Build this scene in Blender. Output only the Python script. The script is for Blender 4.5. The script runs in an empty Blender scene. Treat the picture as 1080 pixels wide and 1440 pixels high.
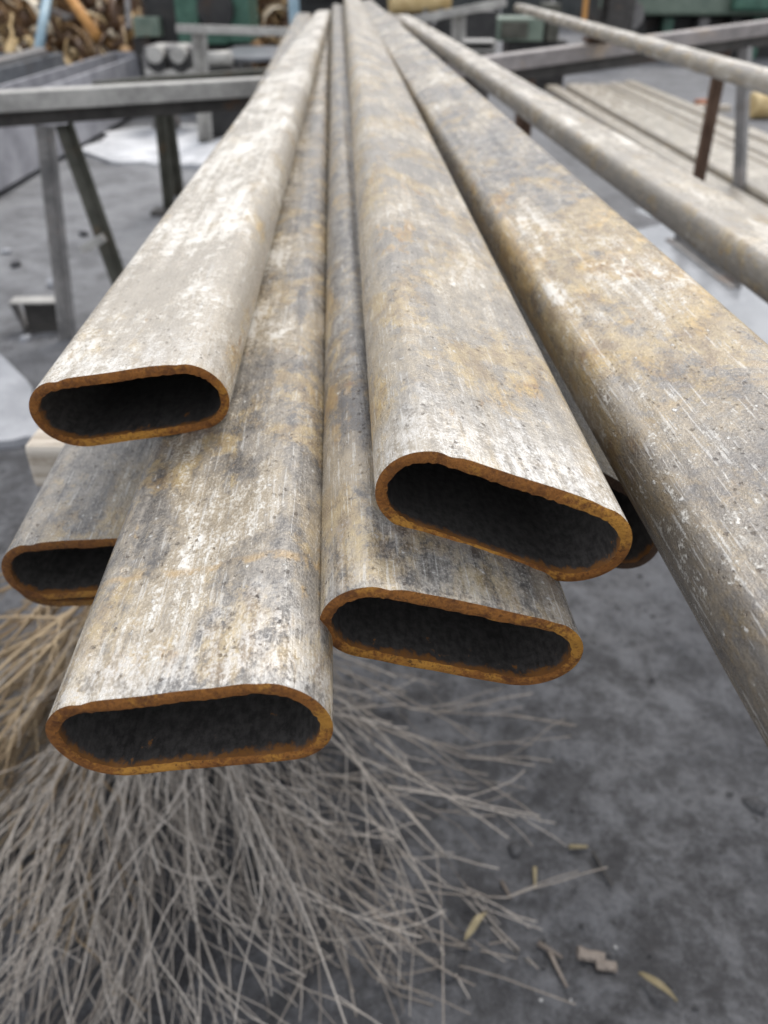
import bpy, math, random
from mathutils import Vector, noise
R = math.radians
random.seed(7)
S = bpy.context.scene
COL = S.collection

# ------------------------------------------------------------------ camera
CZ = 1.2                                   # camera height above the yard
FPX = 1123.0                               # focal length in photo pixels (1080 x 1440)
PITCH = math.atan(760 / FPX)               # downward tilt
SP, CP = math.sin(PITCH), math.cos(PITCH)
cd = bpy.data.cameras.new('camera'); cam = bpy.data.objects.new('camera', cd); COL.objects.link(cam)
cam.location = (0, 0, CZ); cam.rotation_euler = (math.pi / 2 - PITCH, 0, 0)
cd.sensor_fit = 'VERTICAL'; cd.sensor_height = 36; cd.lens = FPX / 1440 * 36
cd.clip_start = .01; cd.clip_end = 400
cd.dof.use_dof = True; cd.dof.focus_distance = .37; cd.dof.aperture_fstop = 8.8; cd.dof.aperture_blades = 0
S.camera = cam
S.render.resolution_x, S.render.resolution_y = 768, 1024

# ------------------------------------------------------------------ sky, sun, exposure
SUN_EL, SUN_AZ = R(58), R(25)              # azimuth from +Y towards +X
w = bpy.data.worlds.new('World'); S.world = w; w.use_nodes = True
wn = w.node_tree; bg = wn.nodes['Background']
sky = wn.nodes.new('ShaderNodeTexSky'); sky.sky_type = 'NISHITA'; sky.sun_disc = False
sky.sun_elevation = SUN_EL; sky.sun_rotation = SUN_AZ; sky.air_density = 1.0; sky.dust_density = 6; sky.ozone_density = 1
cl = wn.nodes.new('ShaderNodeMix'); cl.data_type = 'RGBA'; cl.inputs[0].default_value = .8
cl.inputs[7].default_value = (8.3, 8.5, 8.9, 1)      # even cloud cover over the blue
wn.links.new(sky.outputs[0], cl.inputs[6]); wn.links.new(cl.outputs[2], bg.inputs[0]); bg.inputs[1].default_value = .12
sl = bpy.data.lights.new('sun', 'SUN'); sun = bpy.data.objects.new('sun', sl); COL.objects.link(sun)
sl.energy = 1.5; sl.angle = R(20); sl.color = (1, .965, .91)
sun.rotation_euler = (math.pi / 2 - SUN_EL, 0, math.pi - SUN_AZ); sun.location = (2, 4, 8)
S.view_settings.view_transform = 'Standard'; S.view_settings.look = 'None'
S.view_settings.exposure = .46; S.view_settings.gamma = 1

# ------------------------------------------------------------------ pixel helpers
def ray(x, y):
    u, v = (x - 540) / FPX, (y - 720) / FPX
    return Vector((u, CP - v * SP, -(SP + v * CP)))
def gp(x, y, z=0.0):                       # where the pixel's ray meets height z
    d = ray(x, y); return Vector((0, 0, CZ)) + d * ((CZ - z) / -d.z)
def at(x, y, Y):                           # where it meets the vertical plane Y
    d = ray(x, y); return Vector((0, 0, CZ)) + d * (Y / d.y)

# ------------------------------------------------------------------ object helpers
def mesh_obj(name, v, f, mat, parent=None, smooth=False):
    me = bpy.data.meshes.new(name); me.from_pydata([tuple(p) for p in v], [], f); me.update()
    if smooth: me.polygons.foreach_set('use_smooth', [True] * len(me.polygons))
    for m in (mat if isinstance(mat, (list, tuple)) else [mat]): me.materials.append(m)
    o = bpy.data.objects.new(name, me); COL.objects.link(o)
    if parent: o.parent = parent
    return o
def tag(o, label=None, cat=None, group=None, kind=None):
    if label: o['label'] = label
    if cat: o['category'] = cat
    if group: o['group'] = group
    if kind: o['kind'] = kind
    return o
def thing(name, loc, label, cat, group=None, rot=(0, 0, 0)):
    o = bpy.data.objects.new(name, None); COL.objects.link(o); o.location = loc; o.rotation_euler = rot
    o.empty_display_size = .1
    return tag(o, label, cat, group)
def rel(root, p): return Vector(p) - root.location
def prism_data(p0, p1, prof, up=(0, 0, 1), caps=True):
    p0, p1 = Vector(p0), Vector(p1); d = (p1 - p0).normalized(); up = Vector(up)
    if abs(d.dot(up)) > .99: up = Vector((0, 1, 0))
    r = d.cross(up).normalized(); u = r.cross(d)
    n = len(prof); v = [p + r * a + u * b for p in (p0, p1) for a, b in prof]
    f = [(i, (i + 1) % n, n + (i + 1) % n, n + i) for i in range(n)]
    if caps: f += [tuple(range(n - 1, -1, -1)), tuple(range(n, 2 * n))]
    return v, f
def rect(w, h): return [(-w/2, -h/2), (w/2, -h/2), (w/2, h/2), (-w/2, h/2)]
def angle(w, t=.006): return [(-w/2, -w/2), (w/2, -w/2), (w/2, -w/2 + t), (-w/2 + t, -w/2 + t), (-w/2 + t, w/2), (-w/2, w/2)]
def channel(w, h, t=.008): return [(-w/2, -h/2), (-w/2 + t, -h/2), (-w/2 + t, h/2 - t), (w/2 - t, h/2 - t), (w/2 - t, -h/2), (w/2, -h/2), (w/2, h/2), (-w/2, h/2)]
def circ(r, n=16): return [(r * math.cos(2 * math.pi * i / n), r * math.sin(2 * math.pi * i / n)) for i in range(n)]
def bevel(o, wd, seg=2):
    m = o.modifiers.new('bevel', 'BEVEL'); m.width = wd; m.segments = seg; m.limit_method = 'ANGLE'; return o
def prism(name, p0, p1, prof, mat, parent=None, up=(0, 0, 1), bev=0, smooth=False):
    if parent: p0, p1 = rel(parent, p0), rel(parent, p1)
    v, f = prism_data(p0, p1, prof, up); o = mesh_obj(name, v, f, mat, parent, smooth)
    if bev: bevel(o, bev)
    return o
def box(name, lo, hi, mat, parent=None, bev=.004):
    (x0, y0, z0), (x1, y1, z1) = lo, hi
    v = [Vector(p) for p in ((x0,y0,z0),(x1,y0,z0),(x1,y1,z0),(x0,y1,z0),(x0,y0,z1),(x1,y0,z1),(x1,y1,z1),(x0,y1,z1))]
    if parent: v = [rel(parent, p) for p in v]
    o = mesh_obj(name, v, [(0,3,2,1),(4,5,6,7),(0,1,5,4),(1,2,6,5),(2,3,7,6),(3,0,4,7)], mat, parent)
    return bevel(o, bev) if bev else o

# ------------------------------------------------------------------ material helpers
class NT:
    def __init__(s, name):
        s.m = bpy.data.materials.new(name); s.m.use_nodes = True; s.t = s.m.node_tree
        s.b = s.t.nodes['Principled BSDF']
    def put(s, sock, v):
        if hasattr(v, 'is_output'): s.t.links.new(v, sock)
        elif v is not None: sock.default_value = v
    def geo(s): return s.t.nodes.new('ShaderNodeNewGeometry').outputs['Position']
    def objc(s): return s.t.nodes.new('ShaderNodeTexCoord').outputs['Object']
    def attr(s, name, typ='GEOMETRY', out='Vector'):
        n = s.t.nodes.new('ShaderNodeAttribute'); n.attribute_name = name; n.attribute_type = typ; return n.outputs[out]
    def rnd(s): return s.t.nodes.new('ShaderNodeObjectInfo').outputs['Random']
    def sc(s, v, k, off=(0, 0, 0)):
        n = s.t.nodes.new('ShaderNodeMapping'); s.put(n.inputs[0], v); n.inputs['Scale'].default_value = k; n.inputs['Location'].default_value = off; return n.outputs[0]
    def noise(s, v, scale=1, det=4, rough=.55, dist=0):
        n = s.t.nodes.new('ShaderNodeTexNoise'); s.put(n.inputs['Vector'], v); n.inputs['Scale'].default_value = scale
        n.inputs['Detail'].default_value = det; n.inputs['Roughness'].default_value = rough; n.inputs['Distortion'].default_value = dist; return n.outputs[0]
    def vor(s, v, scale=1, out=0, feat='F1'):
        n = s.t.nodes.new('ShaderNodeTexVoronoi'); n.feature = feat; s.put(n.inputs['Vector'], v); n.inputs['Scale'].default_value = scale; return n.outputs[out]
    def math(s, op, a, b=None, c=None, clamp=False):
        n = s.t.nodes.new('ShaderNodeMath'); n.operation = op; n.use_clamp = clamp
        for i, x in enumerate((a, b, c)): s.put(n.inputs[i], x)
        return n.outputs[0]
    def add(s, *a):
        o = a[0]
        for x in a[1:]: o = s.math('ADD', o, x)
        return o
    def mul(s, a, b): return s.math('MULTIPLY', a, b)
    def step(s, v, lo, hi, a=0.0, b=1.0):
        n = s.t.nodes.new('ShaderNodeMapRange'); n.interpolation_type = 'SMOOTHSTEP'
        s.put(n.inputs[0], v); s.put(n.inputs[1], lo); s.put(n.inputs[2], hi); s.put(n.inputs[3], a); s.put(n.inputs[4], b); return n.outputs[0]
    def mix(s, f, a, b):
        n = s.t.nodes.new('ShaderNodeMix'); n.data_type = 'RGBA'; s.put(n.inputs[0], f)
        s.put(n.inputs[6], (*a, 1) if isinstance(a, tuple) else a); s.put(n.inputs[7], (*b, 1) if isinstance(b, tuple) else b); return n.outputs[2]
    def sep(s, v):
        n = s.t.nodes.new('ShaderNodeSeparateXYZ'); s.put(n.inputs[0], v); return n.outputs
    def bump(s, h, dist, strength=1.0):
        n = s.t.nodes.new('ShaderNodeBump'); s.put(n.inputs['Height'], h); n.inputs['Distance'].default_value = dist; n.inputs['Strength'].default_value = strength
        s.t.links.new(n.outputs[0], s.b.inputs['Normal'])
    def out(s, col, rough=.6, metal=0, spec=.5):
        s.put(s.b.inputs['Base Color'], (*col, 1) if isinstance(col, tuple) else col); s.put(s.b.inputs['Roughness'], rough)
        s.put(s.b.inputs['Metallic'], metal); s.b.inputs['Specular IOR Level'].default_value = spec
        return s.m

def pipe_material():
    # weathered hot-rolled tube: mill scale, chalky bloom, ochre flash rust; the amounts come from each pipe's own properties
    t = NT('weathered_pipe_steel'); v = t.attr('pc')
    pale, ochre, dark, ringk = (t.attr(k, 'OBJECT', 'Fac') for k in ('pale', 'ochre', 'dark', 'ring'))
    scuff = t.attr('scuff', 'OBJECT', 'Fac')
    big = t.noise(t.sc(v, (17, 6, 1)), 1, 4, .6, .5); big2 = t.noise(t.sc(v, (15, 8, 1), (7, 3, 2)), 1, 5, .65, 1.0)
    med = t.noise(t.sc(v, (85, 45, 1), (1, 9, 0)), 1, 7, .74); med2 = t.noise(t.sc(v, (150, 95, 1), (5, 5, 1)), 1, 6, .76, .4)
    fine = t.noise(t.sc(v, (700, 480, 1)), 1, 3, .7)
    streak = t.noise(t.sc(v, (170, 7, 1), (3, 0, 0)), 1, 5, .65); streak2 = t.noise(t.sc(v, (600, 22, 1), (8, 0, 0)), 1, 3, .65, .3)
    side = t.attr('side', 'GEOMETRY', 'Fac')
    sL = t.sep(v)[1]; near = t.mul(t.step(sL, .5, .12), t.attr('char', 'OBJECT', 'Fac')); gold = t.mul(t.step(t.math('ABSOLUTE', t.add(sL, -.46)), .3, .04), t.attr('gold', 'OBJECT', 'Fac'))
    long1 = t.noise(t.sc(v, (95, 2.2, 1), (6, 1, 3)), 1, 4, .6, .3)
    base = t.mix(t.step(t.add(t.mul(med, .44), t.mul(streak, .20), t.mul(long1, .16), t.mul(fine, .22)), .42, .60), (.08, .076, .074), (.30, .275, .24))
    base = t.mix(t.mul(t.step(t.add(t.mul(big2, .65), dark, near, t.mul(long1, .12), t.mul(med2, .33)), .585, .69), .66), base, (.066, .06, .058))
    # warm tan film
    base = t.mix(t.mul(t.step(t.add(t.mul(big, .58), t.mul(med2, .30), t.mul(long1, .12), t.mul(pale, .5)), .45, .58), .66), base, (.43, .35, .235))
    base = t.mix(t.mul(t.attr('calm', 'OBJECT', 'Fac'), .72), base, (.47, .42, .345))      # some tubes carry an even dusty film
    # ochre rust in patches, along streaks and gathered on the rounded sides
    sv = t.mul(side, t.step(t.noise(t.sc(v, (30, 7, 1), (9, 2, 2)), 1, 4, .6), .42, .6, -.02, .065))
    om = t.step(t.add(t.mul(big2, .5), t.mul(med, .30), t.mul(streak, .2), ochre, gold, sv), .575, .655)
    ocol = t.mix(t.step(t.add(t.mul(med2, .7), t.mul(fine, .3)), .42, .58), (.20, .105, .04), (.52, .345, .11))
    base = t.mix(t.mul(om, .86), base, ocol)
    film = t.step(t.add(t.mul(t.noise(t.sc(v, (20, 13, 1), (2, 8, 5)), 1, 5, .65, .8), .62), t.mul(med2, .3), t.mul(fine, .12), ochre, gold, sv), .54, .63)
    base = t.mix(t.mul(film, .55), base, t.mix(t.step(med, .35, .65), (.27, .18, .085), (.55, .41, .18)))
    base = t.mix(t.mul(t.step(t.add(t.mul(near, 1.6), t.mul(med, .5), t.mul(big, .35), t.mul(streak, .25)), .66, .84), t.step(near, .0, .06, 0, .68)), base, (.085, .08, .079))
    grit = t.step(t.add(t.mul(med2, .5), t.mul(fine, .5), t.mul(t.add(big2, -.5), .3), t.mul(dark, .4), t.mul(near, .4)), .57, .63)
    base = t.mix(t.mul(grit, .6), base, (.085, .07, .06))
    # chalky bloom on the flat faces, drawn out lengthwise
    wv = t.add(t.mul(big, .38), t.mul(med2, .32), t.mul(streak, .16), t.mul(long1, .08), t.mul(fine, .19), pale, t.mul(side, -.04))
    wm = t.step(wv, .585, .675); wm2 = t.step(t.add(wv, t.mul(med, .15), t.mul(fine, .06)), .71, .775)
    base = t.mix(t.mul(wm, .66), base, (.545, .51, .45)); base = t.mix(t.mul(wm2, .8), base, (.71, .69, .64))
    sk = t.mul(t.step(t.add(t.sep(v)[1], t.mul(t.add(med, -.5), .10), t.mul(t.add(streak, -.5), .16), t.mul(t.add(fine, -.5), .05), t.mul(t.add(big, -.5), .16)), .07, .02), scuff)
    base = t.mix(t.mul(t.mul(sk, t.step(t.add(t.mul(med2, .4), t.mul(fine, .25), t.mul(streak, .35)), .45, .57, .05, 1.0)), .85), base, (.68, .67, .65))
    sm = t.step(t.add(t.mul(streak2, .7), t.mul(med, .45), t.mul(big, .2)), .745, .80)
    base = t.mix(t.mul(sm, .42), base, (.66, .65, .62))
    # flakes and pits
    vv = t.sc(v, (170, 120, 1)); vd = t.vor(vv, 1, 0); vc = t.vor(vv, 1, 1)
    flake = t.mul(t.step(t.add(vd, t.mul(fine, .9), t.mul(med2, .5)), .92, .72), t.step(t.add(t.sep(vc)[0], t.mul(big, .35)), 1.0, 1.06))
    base = t.mix(t.mul(flake, .8), base, (.76, .745, .71))
    vw = t.sc(v, (330, 240, 1), (4, 4, 0)); vd2 = t.vor(vw, 1, 0); vc2 = t.vor(vw, 1, 1)
    pit = t.mul(t.step(t.add(vd2, t.mul(fine, 1.3), t.mul(med2, .5)), 1.25, .85), t.step(t.add(t.sep(vc2)[1], t.mul(big2, .6)), 1.12, 1.2))
    base = t.mix(t.mul(pit, .45), base, (.11, .07, .05))
    # faint rust line across the pipe where a strap sat
    s = t.add(t.sep(v)[1], t.mul(t.add(med, -.5), .012), t.mul(t.add(big, -.5), .02))
    ring = t.step(t.math('ABSOLUTE', t.add(s, -.078)), .004, .0008)
    base = t.mix(t.mul(t.mul(t.mul(ring, t.step(med, .38, .58)), .75), ringk), base, (.40, .28, .14))
    h = t.add(t.mul(med2, .6), t.mul(fine, .5), t.mul(flake, .6), t.mul(pit, -.6), t.mul(streak2, .25), t.mul(om, .15), t.mul(wm2, .15))
    t.bump(h, .0012, .9)
    return t.out(base, t.step(t.add(wm, t.mul(fine, .6), t.mul(om, .5)), .2, 1.4, .26, .50), .12, .8)
PIPE = pipe_material()

def cut_material():
    t = NT('rusty_sawn_edge'); p = t.objc()
    a = t.noise(p, 90, 6, .7); b = t.noise(p, 420, 5, .7); c = t.noise(p, 28, 4, .6)
    col = t.mix(t.step(t.add(t.mul(a, .6), t.mul(b, .4)), .36, .62), (.10, .038, .013), (.36, .145, .03))
    col = t.mix(t.mul(t.step(t.add(t.mul(c, .6), t.mul(b, .35)), .48, .60), .8), col, (.60, .30, .05))
    col = t.mix(t.mul(t.step(t.add(t.mul(a, .7), t.mul(b, .5)), .66, .74), .8), col, (.05, .022, .012))
    col = t.mix(t.mul(t.attr('tone', 'OBJECT', 'Fac'), .4), col, (.20, .075, .022))
    col = t.mix(t.mul(t.attr('grime', 'OBJECT', 'Fac'), .9), col, (.035, .024, .018))  # shade on tucked-in pipe ends painted into the rim, along with duller brown rust
    t.bump(t.add(t.mul(a, .4), b), .0018, 1)
    return t.out(col, .82, 0, .3)
CUT = cut_material()

def bore_material():
    t = NT('pipe_bore_steel'); v = t.attr('pc')
    a = t.noise(t.sc(v, (260, 200, 1)), 1, 6, .7); b = t.noise(t.sc(v, (60, 40, 1), (3, 1, 1)), 1, 5, .65); st = t.noise(t.sc(v, (420, 60, 1)), 1, 3)
    col = t.mix(t.step(t.add(t.mul(a, .75), t.mul(st, .25)), .35, .65), (.03, .028, .027), (.075, .070, .066))
    s = t.sep(v)[1]
    lip = t.step(t.add(s, t.mul(t.add(a, -.5), .012), t.mul(t.add(b, -.5), .016)), .005, .001)
    spot = t.step(t.add(t.mul(b, .6), t.mul(a, .4), t.mul(s, -2.2)), .585, .61)
    col = t.mix(t.math('MAXIMUM', t.mul(lip, .85), t.mul(spot, .8)), col, (.27, .115, .03))
    t.bump(t.add(t.mul(a, .4), st), .00025, .6)
    return t.out(col, .55, 0, .4)
BORE = bore_material()

def metal(name, c0, c1, rust=None, rough=.6, scale=1.0, spec=.4, amt=.55):
    t = NT(name); p = t.geo()
    a = t.noise(p, 9 * scale, 6, .65); b = t.noise(p, 70 * scale, 5, .7); c = t.noise(p, 3.3 * scale, 5, .6, .5)
    col = t.mix(t.step(t.add(t.mul(a, .65), t.mul(b, .35)), .35, .65), c0, c1)
    if rust: col = t.mix(t.step(t.add(t.mul(c, .6), t.mul(b, .4)), amt, amt + .1), col, rust)
    t.bump(t.add(b, t.mul(a, .6)), .002, .7)
    return t.out(col, t.step(b, .3, .7, rough - .12, rough + .12), 0, spec)
PALE = metal('pale_worn_steel', (.25, .243, .228), (.44, .428, .40), (.26, .19, .12), .5, 1, .5, .62)
DARK = metal('dark_scaled_steel', (.03, .028, .026), (.075, .07, .065), (.10, .055, .03), .7)
LEGM = metal('grey_worn_leg_steel', (.11, .108, .108), (.26, .25, .242), (.20, .13, .09), .5, 1, .5)
BROWN = metal('brown_rusted_steel', (.07, .04, .026), (.15, .095, .065), (.05, .03, .02), .75)
OLIVE = metal('olive_grimy_steel', (.045, .045, .035), (.10, .098, .08), (.12, .08, .045), .65)
TROUGH = metal('lilac_grey_sheet_steel', (.19, .19, .21), (.36, .36, .385), (.42, .25, .12), .55, .5, .4, .66)
BLUEGREY = metal('blue_grey_sheet_steel', (.08, .088, .10), (.18, .19, .205), (.16, .12, .09), .45, .6)
GREEN = metal('green_machine_paint', (.03, .085, .06), (.07, .16, .115), (.05, .05, .045), .45, .7)
PALEGREEN = metal('faded_green_machine_paint', (.10, .14, .11), (.18, .225, .18), (.12, .09, .06), .5, .7)
BLACKM = metal('black_grimy_iron', (.012, .012, .013), (.04, .039, .038), (.06, .035, .02), .6)
BLUEP = metal('pale_blue_painted_steel', (.22, .33, .40), (.34, .46, .53), (.2, .13, .08), .45)
ORANGEP = metal('orange_rusted_rod_steel', (.42, .19, .05), (.6, .32, .1), (.25, .1, .04), .6)
TANP = metal('tan_rusted_roll_steel', (.42, .29, .12), (.66, .52, .28), (.28, .15, .06), .55)
SHED = metal('dark_corrugated_sheet', (.035, .04, .04), (.075, .08, .08), (.09, .06, .04), .6, .4)

def timber_material():
    t = NT('pale_weathered_timber'); p = t.objc()
    g = t.noise(t.sc(p, (6, 120, 120)), 1, 5, .6); b = t.noise(p, 25, 5, .6)
    col = t.mix(t.step(g, .35, .65), (.36, .31, .25), (.62, .57, .5)); col = t.mix(t.step(b, .6, .75), col, (.25, .2, .15))
    t.bump(g, .003, .6); return t.out(col, .8, 0, .25)
TIMBER = timber_material()

def ground_material():
    t = NT('coal_dust_yard_soil'); p = t.geo()
    a = t.noise(p, 2.2, 7, .62, .6); b = t.noise(p, 11, 7, .65, .3); c = t.noise(p, 60, 6, .7); d = t.noise(p, 300, 3, .7); e = t.noise(p, .7, 5, .6)
    m = t.add(t.mul(a, .4), t.mul(b, .35), t.mul(c, .25))
    col = t.mix(t.step(t.add(m, t.mul(t.add(d, -.5), .25)), .40, .62), (.064, .063, .067), (.155, .157, .168))
    col = t.mix(t.mul(t.step(t.add(t.mul(b, .5), t.mul(c, .3), t.mul(e, .3)), .49, .67), .62), col, (.245, .25, .265))
    col = t.mix(t.mul(t.step(t.add(t.mul(t.noise(t.sc(p, (1, 1, 1), (4, 2, 0)), 6, 6, .65), .7), t.mul(c, .3)), .54, .70), .3), col, (.075, .068, .064))
    col = t.mix(t.mul(t.step(t.add(c, t.mul(d, .5)), .88, 1.0), .6), col, (.025, .025, .026))
    col = t.mix(t.mul(t.step(d, .66, .74), .45), col, (.30, .34, .34))
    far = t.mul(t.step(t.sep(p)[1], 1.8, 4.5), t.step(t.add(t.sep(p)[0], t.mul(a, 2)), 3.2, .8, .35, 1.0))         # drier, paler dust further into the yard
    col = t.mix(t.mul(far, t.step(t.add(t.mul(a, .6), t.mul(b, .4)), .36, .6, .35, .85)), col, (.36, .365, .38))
    t.bump(t.add(b, t.mul(c, .9), t.mul(d, .4)), .02, 1)
    return t.out(col, t.step(b, .35, .65, .62, .9), 0, .35)
SOIL = ground_material()
def slab_material(name, c0, c1, rough):
    t = NT(name); p = t.geo(); a = t.noise(p, 4, 7, .65, .6); b = t.noise(p, 40, 6, .7)
    col = t.mix(t.step(t.add(t.mul(a, .7), t.mul(b, .3)), .35, .62), c0, c1)
    t.bump(t.add(a, t.mul(b, .4)), .004, .5); return t.out(col, rough, 0, .5)
CONC = slab_material('pale_dusty_concrete', (.21, .218, .235), (.33, .338, .36), .5)
LIME = slab_material('white_lime_dust', (.34, .35, .37), (.66, .67, .69), .75)
SILT = slab_material('silty_puddle_water', (.22, .23, .245), (.30, .31, .325), .09)

def twig_material(name, c0, c1, c2):
    t = NT(name); p = t.objc(); r = t.rnd()
    a = t.noise(p, 35, 4, .6); b = t.noise(p, 260, 3, .6)
    col = t.mix(t.step(t.add(t.mul(a, .6), t.mul(r, .45)), .3, .8), c0, c1); col = t.mix(t.mul(t.step(b, .55, .7), .6), col, c2)
    return t.out(col, .7, 0, .3)
TWIG = twig_material('grey_bamboo_twig', (.24, .21, .18), (.47, .43, .385), (.13, .10, .08))
STALK = twig_material('tan_bamboo_stalk', (.19, .135, .08), (.40, .31, .20), (.11, .075, .045))
STRAW = twig_material('dry_straw_leaf', (.20, .165, .095), (.31, .265, .165), (.14, .105, .06))
def scrap_material():
    t = NT('rusty_scrap_shavings'); c = t.attr('tint', 'GEOMETRY', 'Fac'); p = t.geo(); a = t.noise(p, 14, 4, .6)
    col = t.mix(t.step(c, .25, .5), (.10, .055, .03), (.34, .20, .085)); col = t.mix(t.step(c, .5, .75), col, (.52, .38, .19))
    col = t.mix(t.step(c, .76, .95), col, (.72, .64, .50)); col = t.mix(t.mul(t.step(a, .55, .7), .5), col, (.2, .09, .03))
    return t.out(col, .5, 0, .5)
SCRAP = scrap_material()
HEAPM = metal('rusty_scrap_core', (.06, .035, .02), (.16, .09, .04), (.03, .02, .015), .85)
STONE = metal('dark_clinker_stone', (.03, .03, .032), (.10, .10, .105), (.16, .16, .165), .8, 4)
WOODCHIP = twig_material('weathered_wood_chip', (.13, .11, .095), (.24, .205, .175), (.08, .06, .05))
FLECK = metal('white_grit', (.30, .30, .30), (.50, .50, .49), None, .7, 6)

# ------------------------------------------------------------------ the yard ground
PUD = gp(1010, 420)                               # silty puddle between the right-hand pipes
def in_puddle(x, y): return math.exp(-(((x - PUD.x - .12) / .62) ** 2 + ((y - PUD.y - .35) / .92) ** 2) ** 2)
def ground_z(x, y):
    d = math.hypot(x, y)
    k = 1 / (1 + (d / 9) ** 2)
    z = .030 * noise.fractal(Vector((x * 1.3, y * 1.3, 3)), 1, 2, 4) * min(1, k * 1.4)
    if d < 6:
        z += .014 * noise.fractal(Vector((x * 9, y * 9, 1)), .9, 2, 4) * max(0, 1 - d / 6)
        n = noise.noise(Vector((x * 24, y * 24, 8)))
        z += .022 * max(0, n - .16) * max(0, 1 - d / 5)
    q = in_puddle(x, y)
    z = z * (1 - q) - .03 * q
    return z - .008
def axis(lo, hi, c, fine, n0):                   # coordinates dense round c, growing outwards
    out = [c]
    for sgn, lim in ((-1, lo), (1, hi)):
        x, stp, k = c, fine, 0
        while (x - lim) * sgn < 0:
            k += 1
            if k > n0: stp *= 1.075
            x += sgn * stp; out.append(x)
    return sorted(out)
gx = axis(-150, 150, -.05, .0125, 62); gy = axis(-12, 260, .75, .0125, 42)
gv = [(x, y, ground_z(x, y)) for y in gy for x in gx]; nx = len(gx)
gf = [(j*nx+i, j*nx+i+1, (j+1)*nx+i+1, (j+1)*nx+i) for j in range(len(gy)-1) for i in range(nx-1)]
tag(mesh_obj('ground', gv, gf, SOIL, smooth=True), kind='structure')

def blob(name, pts, mat, thick, jitter=.02, sub=5):
    # low pad with an uneven outline: outline points, top face, short skirt down into the soil
    out = []
    for i, p in enumerate(pts):
        q = pts[(i + 1) % len(pts)]
        for k in range(sub):
            r = p.lerp(q, k / sub); out.append(Vector((r.x + random.uniform(-jitter, jitter), r.y + random.uniform(-jitter, jitter), thick)))
    n = len(out); v = out + [Vector((p.x, p.y, -.06)) for p in out]
    f = [tuple(range(n))] + [(i, n + i, n + (i + 1) % n, (i + 1) % n) for i in range(n)]
    return tag(mesh_obj(name, v, f, mat), kind='structure')
blob('puddle', [Vector((PUD.x + .12 + 1.0*math.cos(a), PUD.y + .35 + 1.35*math.sin(a), 0)) for a in [i*math.pi/6 for i in range(12)]], SILT, -.017, .02)
blob('concrete_pad', [gp(-230, 470), gp(-20, 484), gp(40, 540), gp(62, 622), gp(-40, 632), gp(-260, 640)], CONC, .022, .008)
blob('lime_dust_patch', [gp(120, 214), gp(150, 188), gp(240, 178), gp(345, 182), gp(380, 205), gp(345, 232), gp(250, 236), gp(170, 232)], LIME, .02, .06)

# ------------------------------------------------------------------ flat-oval pipes
NP = 128
def profile(W, H, e, n=NP):
    # flattened tube: flat top and bottom, half-elliptic sides of depth e; evenly sampled by arc from under the middle: (x, z, arc, normal)
    r = H / 2; a = W / 2 - e; raw = []
    for k in range(60): raw.append((a*k/60, -r))
    for k in range(240):
        t = -math.pi/2 + math.pi*k/240; raw.append((a + e*math.copysign(abs(math.cos(t))**.97, math.cos(t)), r*math.sin(t)))
    for k in range(120): raw.append((a - 2*a*k/120, r))
    for k in range(240):
        t = math.pi/2 + math.pi*k/240; raw.append((-a + e*math.copysign(abs(math.cos(t))**.97, math.cos(t)), r*math.sin(t)))
    for k in range(60): raw.append((-a + a*k/60, -r))
    raw.append((0, -r)); cum = [0]
    for k in range(1, len(raw)): cum.append(cum[-1] + math.dist(raw[k], raw[k-1]))
    L = cum[-1]; out = []; k = 0
    for i in range(n):
        t = L*i/n
        while cum[k+1] < t: k += 1
        f = (t - cum[k])/max(1e-9, cum[k+1] - cum[k]); p, q = raw[k], raw[k+1]
        dx, dz = q[0]-p[0], q[1]-p[1]; l = math.hypot(dx, dz) or 1
        out.append((p[0]+dx*f, p[1]+dz*f, t, dz/l, -dx/l))
    return out, L
STA = [0, .0015, .004, .008, .014, .022, .034, .05, .07, .1, .14, .19, .26, .36, .5, .7, 1, 1.4, 2, 2.8, 3.8, 5, 6]
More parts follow.
